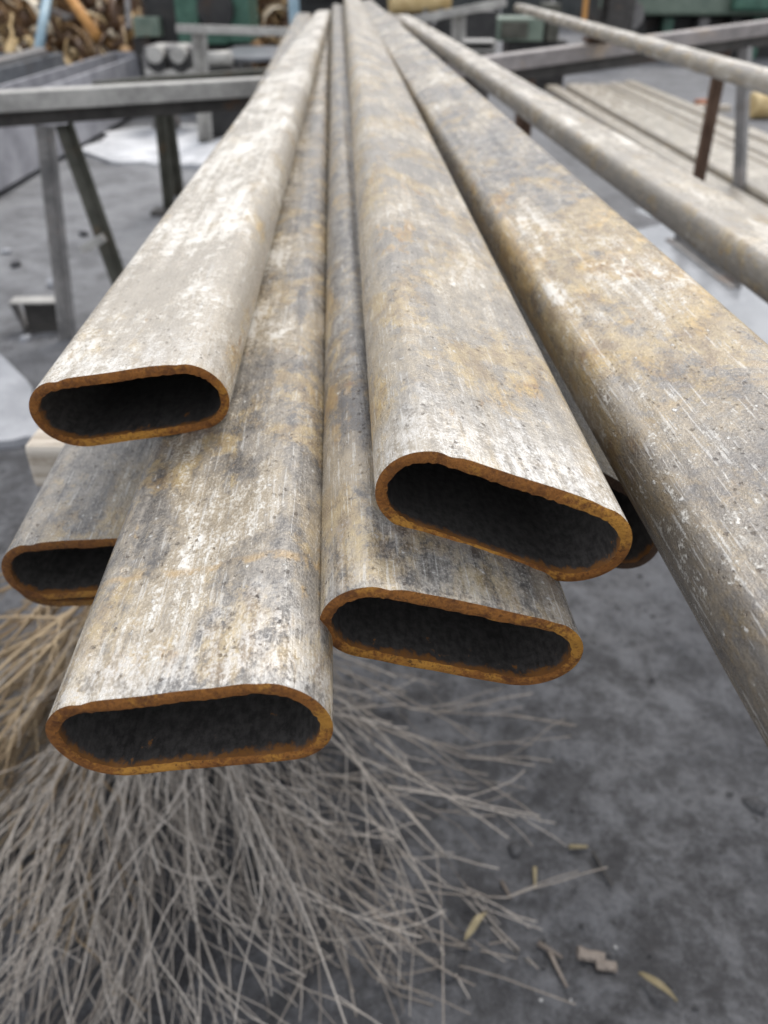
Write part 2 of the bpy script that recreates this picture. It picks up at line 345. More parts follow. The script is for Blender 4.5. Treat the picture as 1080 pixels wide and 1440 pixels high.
def pipe(name, q, label, group, pale=0., ochre=0., dark=0., H=.053, wall=.0052, length=6.0, seed=0, fine=True, ring=0., grime=0., scuff=0., calm=0., char=0., gold=0., sidek=.45):
    X, Y, Z, yaw, pit, rol, sa, sb, W = q
    root = thing(name, (X, Y, Z + CZ), label, 'steel pipe', group)
    d = Vector((math.sin(yaw)*math.cos(pit), math.cos(yaw)*math.cos(pit), math.sin(pit)))
    r = d.cross(Vector((0, 0, 1))).normalized(); u = r.cross(d)
    r2 = math.cos(rol)*r + math.sin(rol)*u; u2 = -math.sin(rol)*r + math.cos(rol)*u
    n = NP if fine else 48
    e = H*sidek; po, L = profile(W, H, e, n); pi_ = [(p[0] - p[3]*wall, p[1] - p[4]*wall, p[2]) for p in po]
    rs = random.Random(seed + 5)
    sta = [s * length / 6 if s > .5 else s for s in STA]
    top_c = W/2 - e
    def wob(i, s, inner):                     # real tube is never a perfect stadium: seam ridges, shallow dents, saw wander
        x, z = po[i][:2]
        k = .0005 * noise.noise(Vector((x*18, z*18, seed*3.1 + s*1.3))) + .0002 * noise.noise(Vector((x*60, z*60, seed + s*6)))
        if not inner:
            for cx, dep in ((-top_c*1.02, .0013), (top_c*1.05, .0007)):
                if z > 0: k -= dep * math.exp(-((x - cx - .004*noise.noise(Vector((s*3, seed, 1))))/.0035)**2)
            if z > 0: k += .0012 * (1 - (x/(W/2))**2) - .0022*math.exp(-((x - .3*W*math.sin(seed))/.02)**2)*math.exp(-((s - .15)/.12)**2)
        return k
    def nrm(i): return po[i][3], po[i][4]
    jag = [rs.uniform(-1, 1) for _ in range(n)]
    def cutoff(i, s):
        x, z = po[i][:2]; f = max(0, 1 - s/.2)
        return (sa*x + sb*z) * f + (.0009*noise.noise(Vector((x*40, z*40, seed*7))) if s < .01 else 0)
    def pt(i, s, inner, extra=0.):
        x, z = (pi_ if inner else po)[i][:2]; nx_, nz_ = nrm(i); k = wob(i, s, inner) + extra
        return r2*(x + nx_*k) + u2*(z + nz_*k) + d*(s + cutoff(i, s))
    def skin(nm, inner, mat, stations):
        v, pc = [], []
        for s in stations:
            for i in range(n + 1):
                j = i % n; e = 0
                if inner and s == 0: e = .0004*jag[j] + .0003*noise.noise(Vector((j*.35, seed, 2)))
                v.append(pt(j, s, inner, e)); pc.append((po[j][2] if i < n else L, s, seed * 3.7))
        m = n + 1
        f = [((k*m+i), (k*m+i+1), (k+1)*m+i+1, (k+1)*m+i) for k in range(len(stations)-1) for i in range(n)]
        if not inner: f = [q_[::-1] for q_ in f]
        o = mesh_obj(nm, v, f, mat, root, True)
        at_ = o.data.attributes.new('pc', 'FLOAT_VECTOR', 'POINT')
        at_.data.foreach_set('vector', [c for p in pc for c in p])
        sd = o.data.attributes.new('side', 'FLOAT', 'POINT'); sd.data.foreach_set('value', [abs(po[i % n][3]) for _ in stations for i in range(n + 1)])
        for k_, c in dict(pale=pale, ochre=ochre, dark=dark, ring=ring, scuff=scuff, calm=calm, char=char, gold=gold).items(): o[k_] = float(c)
        return o
    skin('outer_wall', False, PIPE, sta)
    skin('bore', True, BORE, sta if fine else sta[::3])
    # sawn face: five loops from outer to inner edge, roughened
    for s_end, nm in ((0, 'sawn_end'), (sta[-1], 'sawn_end')):
        loops = 6; v = []
        for k in range(loops):
            t = k / (loops - 1)
            for i in range(n):
                a_ = pt(i, s_end, False); e = .0004*jag[i] + .0003*noise.noise(Vector((i*.35, seed, 2))) if s_end == 0 else 0
                b_ = pt(i, s_end, True, e); p = a_.lerp(b_, t)
                bump = (-.0007*math.sin(math.pi*t) + .0006*noise.noise(p*180)) * (0 if k in (0, loops-1) else 1)
                v.append(p + d*bump*(1 if s_end == 0 else -1))
        f = [(k*n+i, (k+1)*n+i, (k+1)*n+(i+1) % n, k*n+(i+1) % n) for k in range(loops-1) for i in range(n)]
        if s_end == 0: f = [q_[::-1] for q_ in f]
        o = mesh_obj(nm, v, f, CUT, root, True); o['grime'] = float(grime); o['tone'] = rs.random()
    return root
PG = 'flat oval steel pipes stacked on the trestles'
def P(key, q, label, **k): return pipe('flat_oval_pipe', q, label, PG, seed=sum(map(ord, key)) % 23, **k)
P('A', (-0.0785,0.2167,-0.2543,-0.0548,-0.0078,0.1839,-0.0845,-0.1397,0.1168), 'grey flat oval pipe with chalky white and ochre top, sawn end right above the broom', calm=.05, pale=.0, ochre=.026, scuff=.75, ring=1.)
P('B', (0.0297,0.2594,-0.2437,-0.0531,0.0057,-0.2441,-0.0636,-0.2634,0.1170), 'dark grey brown flat oval pipe lying directly under the sharply tilted open pipe', char=.03, scuff=.4, pale=-.04, ochre=.012, dark=.035)
P('D', (-0.1463,0.4181,-0.2096,-0.0448,-0.0060,0.0795,0.1085,-0.4059,0.1107), 'palest cream flat oval pipe resting on top of two others beside the trestle legs', pale=.045, calm=.97, scuff=.5, ochre=.0, dark=-.16)
P('E', (0.0507,0.2853,-0.1975,-0.0443,0.0097,-0.2824,-0.2056,-0.3230,0.1103), 'sharply tilted flat oval pipe topping the stack, with orange rim and white scuffed end', calm=.4, scuff=1., pale=.0, ochre=.03, dark=-.02)
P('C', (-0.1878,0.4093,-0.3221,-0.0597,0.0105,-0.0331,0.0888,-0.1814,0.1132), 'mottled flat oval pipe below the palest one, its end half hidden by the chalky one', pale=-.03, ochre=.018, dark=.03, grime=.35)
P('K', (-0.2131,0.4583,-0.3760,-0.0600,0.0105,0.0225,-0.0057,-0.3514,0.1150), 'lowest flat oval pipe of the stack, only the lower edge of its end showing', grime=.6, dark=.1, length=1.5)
P('J', (0.1217,0.4329,-0.2852,-0.0119,0.0031,-0.3532,-0.4849,0.0984,0.1117), 'flat oval pipe with a shade-darkened end squeezed between the tilted and the gold patched pipes', grime=1., dark=.08, pale=-.03)
P('F', (0.1905,0.1500,-0.2086,-0.0521,0.0041,0.2239,0.0000,-0.1000,0.1114), 'flat oval pipe with golden rust patches lying against the stack, above the bare dark ground', sidek=.33, char=.13, gold=.085, calm=.08, pale=.0, ochre=.018, dark=-.02)
P('G', (0.5362,0.3000,-0.3058,-0.0681,0.0070,-0.0500,0.0000,-0.1000,0.1063), 'flat oval pipe lying alone above the puddle and the angle bar', sidek=.3, calm=.7, pale=.02, ochre=-.005, dark=-.08, H=.05)
P('H', (1.0550,0.3000,-0.2579,0.0013,0.0032,-0.1285,0.0000,-0.1000,0.1150), 'cream flat oval pipe lying alone across the trestle beam above two crooked legs', sidek=.3, calm=.6, pale=.04, ochre=.0, dark=-.1, length=7.0)

# ------------------------------------------------------------------ stand under the sawn ends, hidden but for its timber end
st = thing('pipe_stand', (-.12, .76, 0), 'pale timber bearer of the stand under the sawn pipe ends', 'stand')
prism('bearer', (-.375, .765, .767), (.14, .765, .767), rect(.085, .052), TIMBER, st, bev=.006)
for x in (-.30, -.14): prism('leg', (x, .78, .742), (x, 1.0, -.01), rect(.045, .045), DARK, st, bev=.003)
prism('brace', (-.30, .93, .24), (-.14, .93, .24), rect(.03, .03), DARK, st)
pk = box('timber_packing_block', (-.13, .72, .7935), (.12, .80, .895), TIMBER, bev=.005)
tag(pk, 'timber packing block hidden between stand and pipes', 'timber block')

# ------------------------------------------------------------------ trestles
B0, B1 = Vector((-1.62, 2.90, CZ - .338)), Vector((.18, 4.06, CZ - .36))
def on(b0, b1, X): t = (X - b0.x) / (b1.x - b0.x); return b0.lerp(b1, t)
t1 = thing('trestle', (-1.2, 3.1, 0), 'grey trestle beam with splayed legs beside the palest pipe and the long trough', 'trestle')
prism('beam', B0 - Vector((0, 0, .031)), B1 - Vector((0, 0, .031)), rect(.09, .062), PALE, t1, bev=.004)
prism('lower_rail', B0 - Vector((0, -.03, .0875)), B1 - Vector((0, -.03, .0875)), rect(.05, .05), DARK, t1, bev=.003)
b = on(B0, B1, -1.22); prism('leg', b - Vector((0, .0, .115)), gp(95, 480) - Vector((0, 0, .03)), angle(.05), LEGM, t1, up=(1, -1, 0))
b = on(B0, B1, -1.17); prism('leg', b - Vector((0, -.02, .115)), gp(200, 480) - Vector((0, 0, .03)), angle(.05), OLIVE, t1, up=(1, -1, 0))
prism('brace', at(116, 352, 3.05), at(146, 334, 3.05), rect(.028, .028), PALE, t1)
for X in (-.25, .05): 
    b = on(B0, B1, X); prism('leg', b - Vector((0, 0, .115)), Vector((b.x + .04, b.y, -.03)), angle(.06), DARK, t1, up=(1, -1, 0))
shim = prism('flat_bar', on(B0, B1, -.42) + Vector((0, 0, .018)), on(B0, B1, .14) + Vector((0, 0, .018)), rect(.06, .036), DARK)
tag(shim, 'dark flat bar packing under the pipes on the grey trestle', 'steel bar')

C0, C1 = Vector((.24, 4.10, CZ - .339)), Vector((2.75, 5.70, CZ - .20))
t2 = thing('trestle', (1.3, 4.8, 0), 'brownish trestle beam with a rusty crooked leg, crossed by two lone pipes', 'trestle')
prism('beam', C0 - Vector((0, 0, .034)), C1 - Vector((0, 0, .034)), rect(.09, .068), metal('mauve_grey_steel', (.18, .165, .16), (.32, .29, .28), (.40, .31, .22), .55), t2, bev=.004)
prism('lower_rail', C0 - Vector((0, -.03, .098)), C1 - Vector((0, -.03, .098)), rect(.05, .06), DARK, t2, bev=.003)
b = on(C0, C1, 1.93); prism('leg', b - Vector((.02, 0, .12)), gp(975, 290) - Vector((0, 0, .03)), angle(.058), BROWN, t2, up=(1, -1, 0))
b = on(C0, C1, 2.06); prism('leg', b - Vector((0, 0, .12)), gp(1040, 290) - Vector((0, 0, .03)), rect(.062, .06), LEGM, t2, up=(1, -1, 0), bev=.003)
b = on(C0, C1, .69); prism('leg', b - Vector((0, 0, .12)), Vector((b.x + .02, b.y, -.03)), angle(.06), BROWN, t2, up=(1, -1, 0))
pb = on(C0, C1, 1.06); o = box('timber_packing_block', (pb.x - .06, pb.y - .06, pb.z + .004), (pb.x + .06, pb.y + .06, CZ - .272), BROWN, bev=.003)
tag(o, 'small brown packing block under the lone pipe on the brownish beam', 'packing block')

def bench(label, p0, p1, wd, feet, mat, legw=.05):
    root = thing('steel_bench_frame', ((p0.x + p1.x)/2, (p0.y + p1.y)/2, 0), label, 'bench frame')
    prism('rail', p0, p1, rect(.05, wd), mat, root, bev=.003)
    for tp, ft in feet: prism('leg', tp, ft - Vector((0, 0, .03)), angle(legw), mat, root, up=(1, -1, 0))
    return root
y5 = 5.0
bench('low thin rail frame standing close behind the grey trestle', at(130, 119, 4.75), at(395, 99, 5.1), .03,
      [(at(221, 112, 4.9), gp(238, 297)), (at(230, 112, 5.05), gp(252, 275))], OLIVE, .05)
for (x, y) in ((231, 300),):
    o = box('foot_plate', gp(x, y) + Vector((-.07, -.05, -.01)), gp(x, y) + Vector((.09, .07, .02)), DARK); tag(o, 'small dark foot plate under the thin rail frame', 'foot plate')
r1 = bench('pale rail frame in front of the green machine and tan scrap', at(248, 40, 7.15), at(440, 46, 7.15), .055,
      [(at(280, 45, 7.15), gp(289, 204)), (at(425, 50, 7.15), gp(425, 204))], PALE, .085)
prism('foot', gp(284, 205), gp(332, 188), rect(.05, .05), DARK, r1)
r2_ = bench('pale rail frame sloping up in front of the faded green cabinet', at(560, 33, 7.3), at(712, 3, 7.3), .055,
      [(at(645, 18, 7.3), Vector((.62, 7.3, 0))), (at(572, 32, 7.3), Vector((.17, 7.3, 0)))], PALE, .08)

# ------------------------------------------------------------------ long trough and skip behind it
def tub(name, x0, x1, y0, y1, h, mat, inner, label, cat, wt=.03, lift=.03):
    root = thing(name, ((x0+x1)/2, (y0+y1)/2, 0), label, cat)
    box('floor_plate', (x0+wt, y0+wt, lift), (x1-wt, y1-wt, lift+.02), inner, root)
    for nm, lo, hi in (('side_wall', (x0, y0, lift), (x0+wt, y1, h)), ('side_wall', (x1-wt, y0, lift), (x1, y1, h)),
                       ('end_wall', (x0+wt+.002, y0, lift), (x1-wt-.002, y0+wt, h)), ('end_wall', (x0+wt+.002, y1-wt, lift), (x1-wt-.002, y1, h))):
        box(nm, lo, hi, mat, root)
    for yy in (y0+.4, (y0+y1)/2, y1-.4): box('skid', (x0+.01, yy-.05, -.03), (x1-.03, yy+.05, lift-.001), DARK, root)
    return root
tub('steel_trough', -2.86, -2.47, 4.5, 9.7, .5, TROUGH, BLUEGREY, 'long narrow pale grey steel trough standing on the yard behind the grey trestle', 'trough')
tub('steel_skip', -5.1, -3.25, 6.4, 9.3, .52, BLUEGREY, BLUEGREY, 'blue grey open steel skip beside the long narrow trough', 'skip', .04)
for i, (x, y, s_) in enumerate(((-3.7, 7.4, .5), (-4.2, 8.2, .6), (-3.6, 8.7, .45))):
    o = prism('sheet_offcut', (x-s_*.6, y, .34 + .05*i), (x+s_*.6, y+.3*(-1)**i, .50 + .03*i), rect(.42, .05), [BLUEGREY, BLACKM, LEGM][i], bev=.004)
    tag(o, ['blue grey plate offcut leaning inside the skip', 'black plate offcut lying inside the skip', 'light grey plate offcut inside the skip end'][i], 'plate')

# ------------------------------------------------------------------ scrap heaps
def heap(name, cx, cy, rx, ry, h, n, seed, label):
    rs = random.Random(seed)
    root = thing(name, (cx, cy, 0), label, 'scrap heap')
    def hz(a, r): return h * (1 - r**1.6) * (1 + .25*noise.noise(Vector((math.cos(a)*r*3, math.sin(a)*r*3, seed))))
    v, f = [(0, 0, h)], []; NA, NR = 36, 12
    for k in range(1, NR+1):
        for i in range(NA):
            a = 2*math.pi*i/NA; r = k/NR
            v.append((rx*r*math.cos(a), ry*r*math.sin(a), max(-.05, hz(a, r)*(1 + .1*rs.uniform(-1, 1)) - (.05 if k == NR else 0))))
    f += [(0, 1+i, 1+(i+1) % NA) for i in range(NA)]
    f += [(1+k*NA+i, 1+(k+1)*NA+i, 1+(k+1)*NA+(i+1) % NA, 1+k*NA+(i+1) % NA) for k in range(NR-1) for i in range(NA)]
    mesh_obj('core', v, f, HEAPM, root)
    V, F, T = [], [], []
    for _ in range(n):
        a = rs.uniform(math.pi*.9, math.pi*2.1); r = rs.uniform(.0, 1)**.6
        p = Vector((rx*r*math.cos(a), ry*r*math.sin(a), hz(a, r) + rs.uniform(-.02, .10)))
        ax = Vector((rs.gauss(0, 1), rs.gauss(0, 1), rs.gauss(0, .5))).normalized(); b1 = ax.orthogonal().normalized(); b2 = ax.cross(b1)
        cr = rs.choice((rs.uniform(.03, .09), rs.uniform(.08, .3))); turns = rs.uniform(.1, 1.3); wd = rs.choice((rs.uniform(.01, .03), rs.uniform(.03, .11))); tint = rs.random()
        m = 10; base = len(V)
        for k in range(m):
            th = 2*math.pi*turns*k/(m-1); c = p + b1*cr*math.cos(th) + b2*cr*math.sin(th) + ax*(.12*k/m)
            V += [c - ax*wd/2, c + ax*wd/2]; T += [tint, tint]
        F += [(base+2*k, base+2*k+1, base+2*k+3, base+2*k+2) for k in range(m-1)]
    o = mesh_obj('shavings', V, F, SCRAP, root, True); o['kind'] = 'stuff'
    at_ = o.data.attributes.new('tint', 'FLOAT', 'POINT'); at_.data.foreach_set('value', T)
    sm = o.modifiers.new('sheet', 'SOLIDIFY'); sm.thickness = .006
    return root
heap('scrap_heap', -4.9, 12.6, 3.4, 2.6, 2.3, 4200, 3, 'large heap of rusty orange and tan metal shavings behind the skip')
heap('scrap_heap', -1.15, 12.8, 1.15, 1.0, 1.9, 800, 8, 'smaller tan scrap heap between the green machine and the pale blue post')
o = prism('leaning_pole', at(53, 76, 9.6), at(71, -30, 10.6), circ(.05, 12), BLUEP, smooth=True); tag(o, 'pale blue pole leaning on the large scrap heap', 'pole')
o = prism('leaning_pole', at(137, 52, 10.0), at(80, -30, 10.6), circ(.055, 12), ORANGEP, smooth=True); tag(o, 'orange rusted pole leaning on the large scrap heap', 'pole')
o = prism('leaning_pole', at(98, 25, 10.3), at(55, 8, 10.4), rect(.10, .05), LEGM); tag(o, 'short grey bar lying on the large scrap heap', 'steel bar')
o = prism('leaning_pole', at(182, 40, 9.9), at(178, -20, 10.1), rect(.05, .05), LEGM); tag(o, 'thin grey upright bar at the edge of the large scrap heap', 'steel bar')
p = at(415, 39, 9.2); o = prism('post', (p.x, p.y, -.03), (p.x, p.y, 2.2), rect(.1, .1), BLUEP, bev=.004); tag(o, 'pale blue square post behind the far pipe ends', 'post')

# ------------------------------------------------------------------ machines on the far side
def pxbox(name, x0, y0, x1, y1, Y, dep, mat, root, bev=.008):
    a, b_ = at(x0, y1, Y), at(x1, y0, Y)
    return box(name, (a.x, Y, a.z), (b_.x, Y+dep, b_.z), mat, root, bev)
g1 = thing('green_machine', (-1.85, 9.3, 0), 'dark green upright press machine behind the pale rail frame', 'machine')
pxbox('base', 205, 62, 335, 150, 9.3, .9, BLACKM, g1)
pxbox('column', 207, -60, 252, 62, 9.3, .7, BLACKM, g1)
pxbox('column', 252, -60, 270, 62, 9.2, .5, GREEN, g1)
pxbox('frame_plate', 270, -60, 300, 50, 9.35, .5, PALEGREEN, g1)
pxbox('column', 318, -60, 343, 60, 9.2, .7, GREEN, g1)
pxbox('bed', 270, 36, 318, 62, 9.15, .6, GREEN, g1)
c_ = at(308, 12, 9.3); prism('flywheel', c_ + Vector((0, -.25, 0)), c_ + Vector((0, .02, 0)), circ(.17, 24), BLACKM, g1)
m = thing('green_box', (-2.6, 9.15, 0), 'small green control box on a post beside the dark green press', 'control box')
pxbox('housing', 190, 24, 222, 52, 9.15, .25, PALEGREEN, m); pxbox('post', 201, 52.5, 211, 152, 9.2, .1, BLACKM, m)
m = thing('roller_bench', (-1.9, 7.9, 0), 'steel roller bench with two pale round rollers between trough and rail frame', 'roller bench')
pxbox('table', 203, 66, 275, 76, 7.9, .5, LEGM, m); pxbox('lower_tray', 205, 98, 275, 106, 7.8, .4, PALE, m)
for x in (217, 249): 
    c_ = at(x, 77, 7.75); prism('roller', c_, c_ + Vector((0, .35, 0)), circ(.065, 20), PALE, m, smooth=False)
    c_ = at(x+4, 89, 7.8); prism('roller', c_, c_ + Vector((0, .3, 0)), circ(.075, 20), BLACKM, m)
for x in (204, 236, 270): prism('leg', at(x, 76, 7.95), Vector((at(x, 76, 7.95).x, 7.95, -.03)), rect(.05, .05), LEGM, m)
m = thing('steel_table', (-.95, 7.7, 0), 'blue grey steel sheet table behind the pale rail frame', 'table')
sh = [at(328, 96, 7.7), at(420, 96, 7.7), at(420, 66, 9.0), at(345, 72, 9.0)]
zz = .60
box('sheet', (-1.45, 7.7, zz-.03), (-.35, 9.0, zz), BLUEGREY, m, .004)
for x, y in ((-1.4, 7.75), (-.4, 7.75), (-1.4, 8.9), (-.4, 8.9)): prism('leg', (x, y, zz-.031), (x, y, -.03), rect(.05, .05), LEGM, m)
o = prism('round_bar', at(290, 84, 7.6), at(326, 82, 7.6), circ(.06, 16), PALE, smooth=True); tag(o, 'pale round bar end lying beside the blue grey sheet table', 'steel bar')
o.location = (0, 0, 0)
sp_ = thing('bar_rest', (-1.45, 7.6, 0), 'black rest holding the pale round bar', 'rest'); c_ = at(308, 92, 7.6)
box('block', (c_.x-.15, 7.5, -.03), (c_.x+.15, 7.72, c_.z-.02), BLACKM, sp_)
m = thing('dark_machine', (-.1, 9.4, 0), 'black machine block behind the far ends of the pipes', 'machine')
pxbox('body', 420, -20, 560, 70, 9.4, .8, BLACKM, m); pxbox('cover', 432, -40, 520, -2, 9.3, .5, DARK, m)
m = thing('tan_roll', (.35, 8.9, 0), 'tan round roll lying on a dark rack behind the sloping rail frame', 'roll')
a_, b_ = at(548, 2, 8.8), at(632, -2, 8.9); prism('roll', a_, b_, circ(.1, 20), TANP, m, smooth=False)
pxbox('rack', 540, 16, 700, 110, 8.9, .5, BLACKM, m)
for x in (575, 600, 622): prism('strut', at(x, 12, 8.8), at(x-14, 36, 8.8), rect(.03, .03), LEGM, m)
m = thing('green_cabinet', (1.6, 11.0, 0), 'faded green low cabinet on a black plinth beyond the trestle', 'cabinet')
pxbox('housing', 690, 26, 766, 58, 11.0, .8, PALEGREEN, m); box('plinth', (1.5, 11.08, -.03), (2.2, 11.7, at(700, 58.5, 11).z), BLACKM, m)
pxbox('door', 704, 30, 744, 54, 10.97, .028, OLIVE, m); pxbox('side_panel', 768, 6, 790, 58, 11.0, .7, OLIVE, m)
m = thing('open_crate', (.75, 7.0, 0), 'small pale grey open metal crate on a stool before the faded green cabinet', 'crate')
for lo, hi in (((652, 58), (699, 61)), ((652, 70), (699, 73))): pxbox('rim', lo[0], lo[1], hi[0], hi[1], 7.0, .3, PALE, m, .003)
pxbox('end_plate', 693, 61.5, 699, 69.5, 7.0, .3, PALE, m, .003); pxbox('back_plate', 653, 61.5, 692, 69.5, 7.2, .02, LEGM, m, .003)
c_ = at(675, 73, 7.1); box('stool', (c_.x-.08, 7.06, -.03), (c_.x+.08, 7.24, at(675, 73, 7.0).z-.002), DARK, m)
m = thing('dark_column', (3.4, 14, 0), 'dark steel column with flanges beyond the crossing pipes', 'column')
p = at(850, 60, 14); p1_ = at(886, 60, 14)
box('web', (p.x+.12, 14.03, -.03), (p1_.x-.12, 14.5, 3.2), BLACKM, m); box('flange', (p.x, 14, -.03), (p1_.x, 14.028, 3.2), DARK, m); box('flange', (p.x, 14.502, -.03), (p1_.x, 14.53, 3.2), DARK, m)
p = at(821, 33, 14); prism('rod', p, p + Vector((-.03, 0, 1.2)), circ(.04, 10), ORANGEP, m); prism('bracket', p + Vector((0, .02, 0)), Vector((p1_.x-.3, 14.015, p.z)), rect(.05, .03), DARK, m)
g2 = thing('green_machine', (5.4, 15, 0), 'big green machine housing above the brownish trestle beam', 'machine')
pxbox('housing', 888, -120, 1220, 22, 15.0, 2.4, PALEGREEN, g2, .05); pxbox('belt_guard', 1030, -90, 1120, 16, 14.8, .19, GREEN, g2, .05)
a_, b_ = at(905, 25, 15.5), at(1220, 25, 15.5)
box('plinth', (a_.x, 15.5, -.03), (b_.x, 17.0, a_.z), BLACKM, g2)
for k, x in enumerate((897, 935, 985, 1030, 1062)):
    a_, b_ = at(x, 24, 15.2), at(x+14, 24, 15.2); box('support', (a_.x, 15.2, -.03), (b_.x, 15.4, a_.z-.01), [BLACKM, GREEN, LEGM, BLACKM, GREEN][k], g2, .01)
c_ = at(888, 22, 14.7); prism('hand_wheel', c_, c_ + Vector((.0, .06, 0)), circ(.2, 20), LEGM, g2); prism('wheel_shaft', c_ + Vector((0, .061, 0)), c_ + Vector((.3, .9, .1)), circ(.03, 8), LEGM, g2)

# open shed wall far behind, one sheet after another
wl = thing('shed_wall', (0, 24, 0), 'dark corrugated shed wall behind the machines and heaps', 'wall')
pr = []
for i in range(11): pr += [(i*.12, 0), (i*.12+.03, -.035), (i*.12+.06, -.035), (i*.12+.09, 0)]
V = [(x, y, z) for z in (0, 4.2) for x, y in pr]; n_ = len(pr)
sheet = None
for k in range(34):
    o = mesh_obj('sheet', V, [(i, i+1, n_+i+1, n_+i) for i in range(n_-1)], SHED, wl) if k == 0 else sheet.copy()
    if k == 0: sheet = o; s_ = o.modifiers.new('thick', 'SOLIDIFY'); s_.thickness = .004
    else: COL.objects.link(o); o.parent = wl
    o.location = (-22 + k*1.315, .02*(k % 2), 0)

# ------------------------------------------------------------------ long stock lying on the ground by the right trestle
GS = 'long flat steel tubes lying on the ground beyond the brownish trestle'
bz = .03
for y in (4.4, 6.6, 9.2):
    o = prism('ground_bearer', (1.75, y, .015), (3.6, y+.05, .015), rect(.09, .07), TIMBER, bev=.004)
    tag(o, 'flat timber bearer under the long tubes lying on the ground', 'timber bearer', 'bearers under the ground stock')
def stock(x, W, H, lab, pale, ylo=3.4, L=6.9, z=.052, s=1):
    return pipe('flat_oval_pipe', (x + .02, ylo, z + H/2 - CZ, R(-1.4), 0, 0, 0, 0, W), lab, GS, pale=pale - .09, sidek=.25, calm=.9, ochre=-.02, dark=-.2, H=H, length=L, fine=False, seed=s, wall=.006)
stock(2.07, .15, .075, 'narrow flat tube on the ground bearers closest to the brownish trestle leg foot', .07, s=3)
stock(2.40, .36, .085, 'widest flat tube on the ground bearers', .09, s=4)
stock(2.64, .09, .09, 'slimmest flat tube on the ground bearers, against the widest one', .08, s=5)
stock(2.84, .17, .08, 'flat tube on the ground bearers second from the dark trodden soil', .07, ylo=3.6, s=6)
stock(3.06, .14, .08, 'outermost flat tube on the ground bearers beside the dark trodden soil', .06, ylo=3.8, s=7)
tr = gp(1068, 166); o = prism('tan_log', (tr.x-.12, tr.y, .11), (tr.x+1.2, tr.y+.3, .11), circ(.12, 24), TANP, smooth=False)
tag(o, 'thick tan rusted round bar lying on the soil past the ground tubes', 'round bar'); bevel(o, .02)
br = gp(992, 152); o = prism('red_brick', (br.x-.1, br.y, .04), (br.x+.12, br.y+.05, .04), rect(.12, .075), metal('red_brick_clay', (.30, .12, .07), (.45, .22, .13), None, .85), bev=.008)
tag(o, 'broken reddish brick on the soil past the ground tubes', 'brick')
a_, b_ = gp(944, 330, .01), gp(1036, 398, .01)
o = prism('angle_bar', a_, b_, angle(.055, .008), LEGM); tag(o, 'short steel angle bar lying in the silty puddle', 'angle bar')

# ------------------------------------------------------------------ channel offcut and lumps by the grey trestle
pc = gp(60, 468); off = thing('channel_offcut', (pc.x, pc.y, 0), 'short dark open steel channel offcut on the soil beside the trestle leg', 'steel offcut', rot=(0, 0, R(4)))
wt_, wb_, hh, dp = .100, .075, .118, .07
def slab4(nm, pts, mat):                       # thin plate from four front-edge points pushed back by dp
    n = len(pts); v = [Vector((x, 0, z)) for x, z in pts] + [Vector((x, dp, z)) for x, z in pts]
    return mesh_obj(nm, v, [tuple(range(n)), tuple(range(2*n-1, n-1, -1))] + [(i, n+i, n+(i+1) % n, (i+1) % n) for i in range(n)], mat, off)
slab4('top_plate', [(-wt_, hh), (wt_, hh), (wt_, hh+.008), (-wt_, hh+.008)], PALE)
slab4('side_plate', [(-wb_, .012), (-wb_+.006, .012), (-wt_+.006, hh-.001), (-wt_, hh-.001)], LEGM)
slab4('side_plate', [(wb_-.006, .012), (wb_, .012), (wt_, hh-.001), (wt_-.006, hh-.001)], LEGM)
slab4('bottom_plate', [(-wb_, -.01), (wb_, -.01), (wb_, .011), (-wb_, .011)], DARK)
o = box('back_plate', (-wb_+.008, dp*.62, .012), (wb_-.008, dp*.66, hh-.004), DARK); o.parent = off
def stone(p, s, label, mat=STONE, group=None, name='stone', flat=.6):
    rs = random.Random(int(p.x*1000) + int(p.y*777)); v, f = [], []
    NA, NR = 10, 6
    for k in range(NR+1):
        for i in range(NA):
            a, b2 = 2*math.pi*i/NA, math.pi*k/NR
            q = Vector((math.sin(b2)*math.cos(a), math.sin(b2)*math.sin(a)*.8, math.cos(b2)*flat))
            v.append(q * s * (1 + .35*noise.noise(q*1.6 + p*9)))
    f = [(k*NA+i, (k+1)*NA+i, (k+1)*NA+(i+1) % NA, k*NA+(i+1) % NA) for k in range(NR) for i in range(NA)]
    o = mesh_obj(name, v, f, mat, None, True); o.location = (p.x, p.y, ground_z(p.x, p.y) + s*flat*.55); o.rotation_euler.z = rs.uniform(0, 6)
    return tag(o, label, 'stone', group)
for (x, y, s_, lb) in ((23, 374, .03, 'black stone on the soil left of the trestle leg and above the offcut'), (10, 358, .028, 'small black stone by the edge of the pale soil near the trestle'),
                       (78, 398, .042, 'pale topped lump of slag between the trestle leg and the offcut'), (37, 478, .03, 'white stone in front of the channel offcut'),
                       (118, 330, .03, 'brown lump on the soil just behind the trestle leg')):
    stone(gp(x, y), s_, lb, CONC if 'white' in lb or 'pale' in lb else STONE)

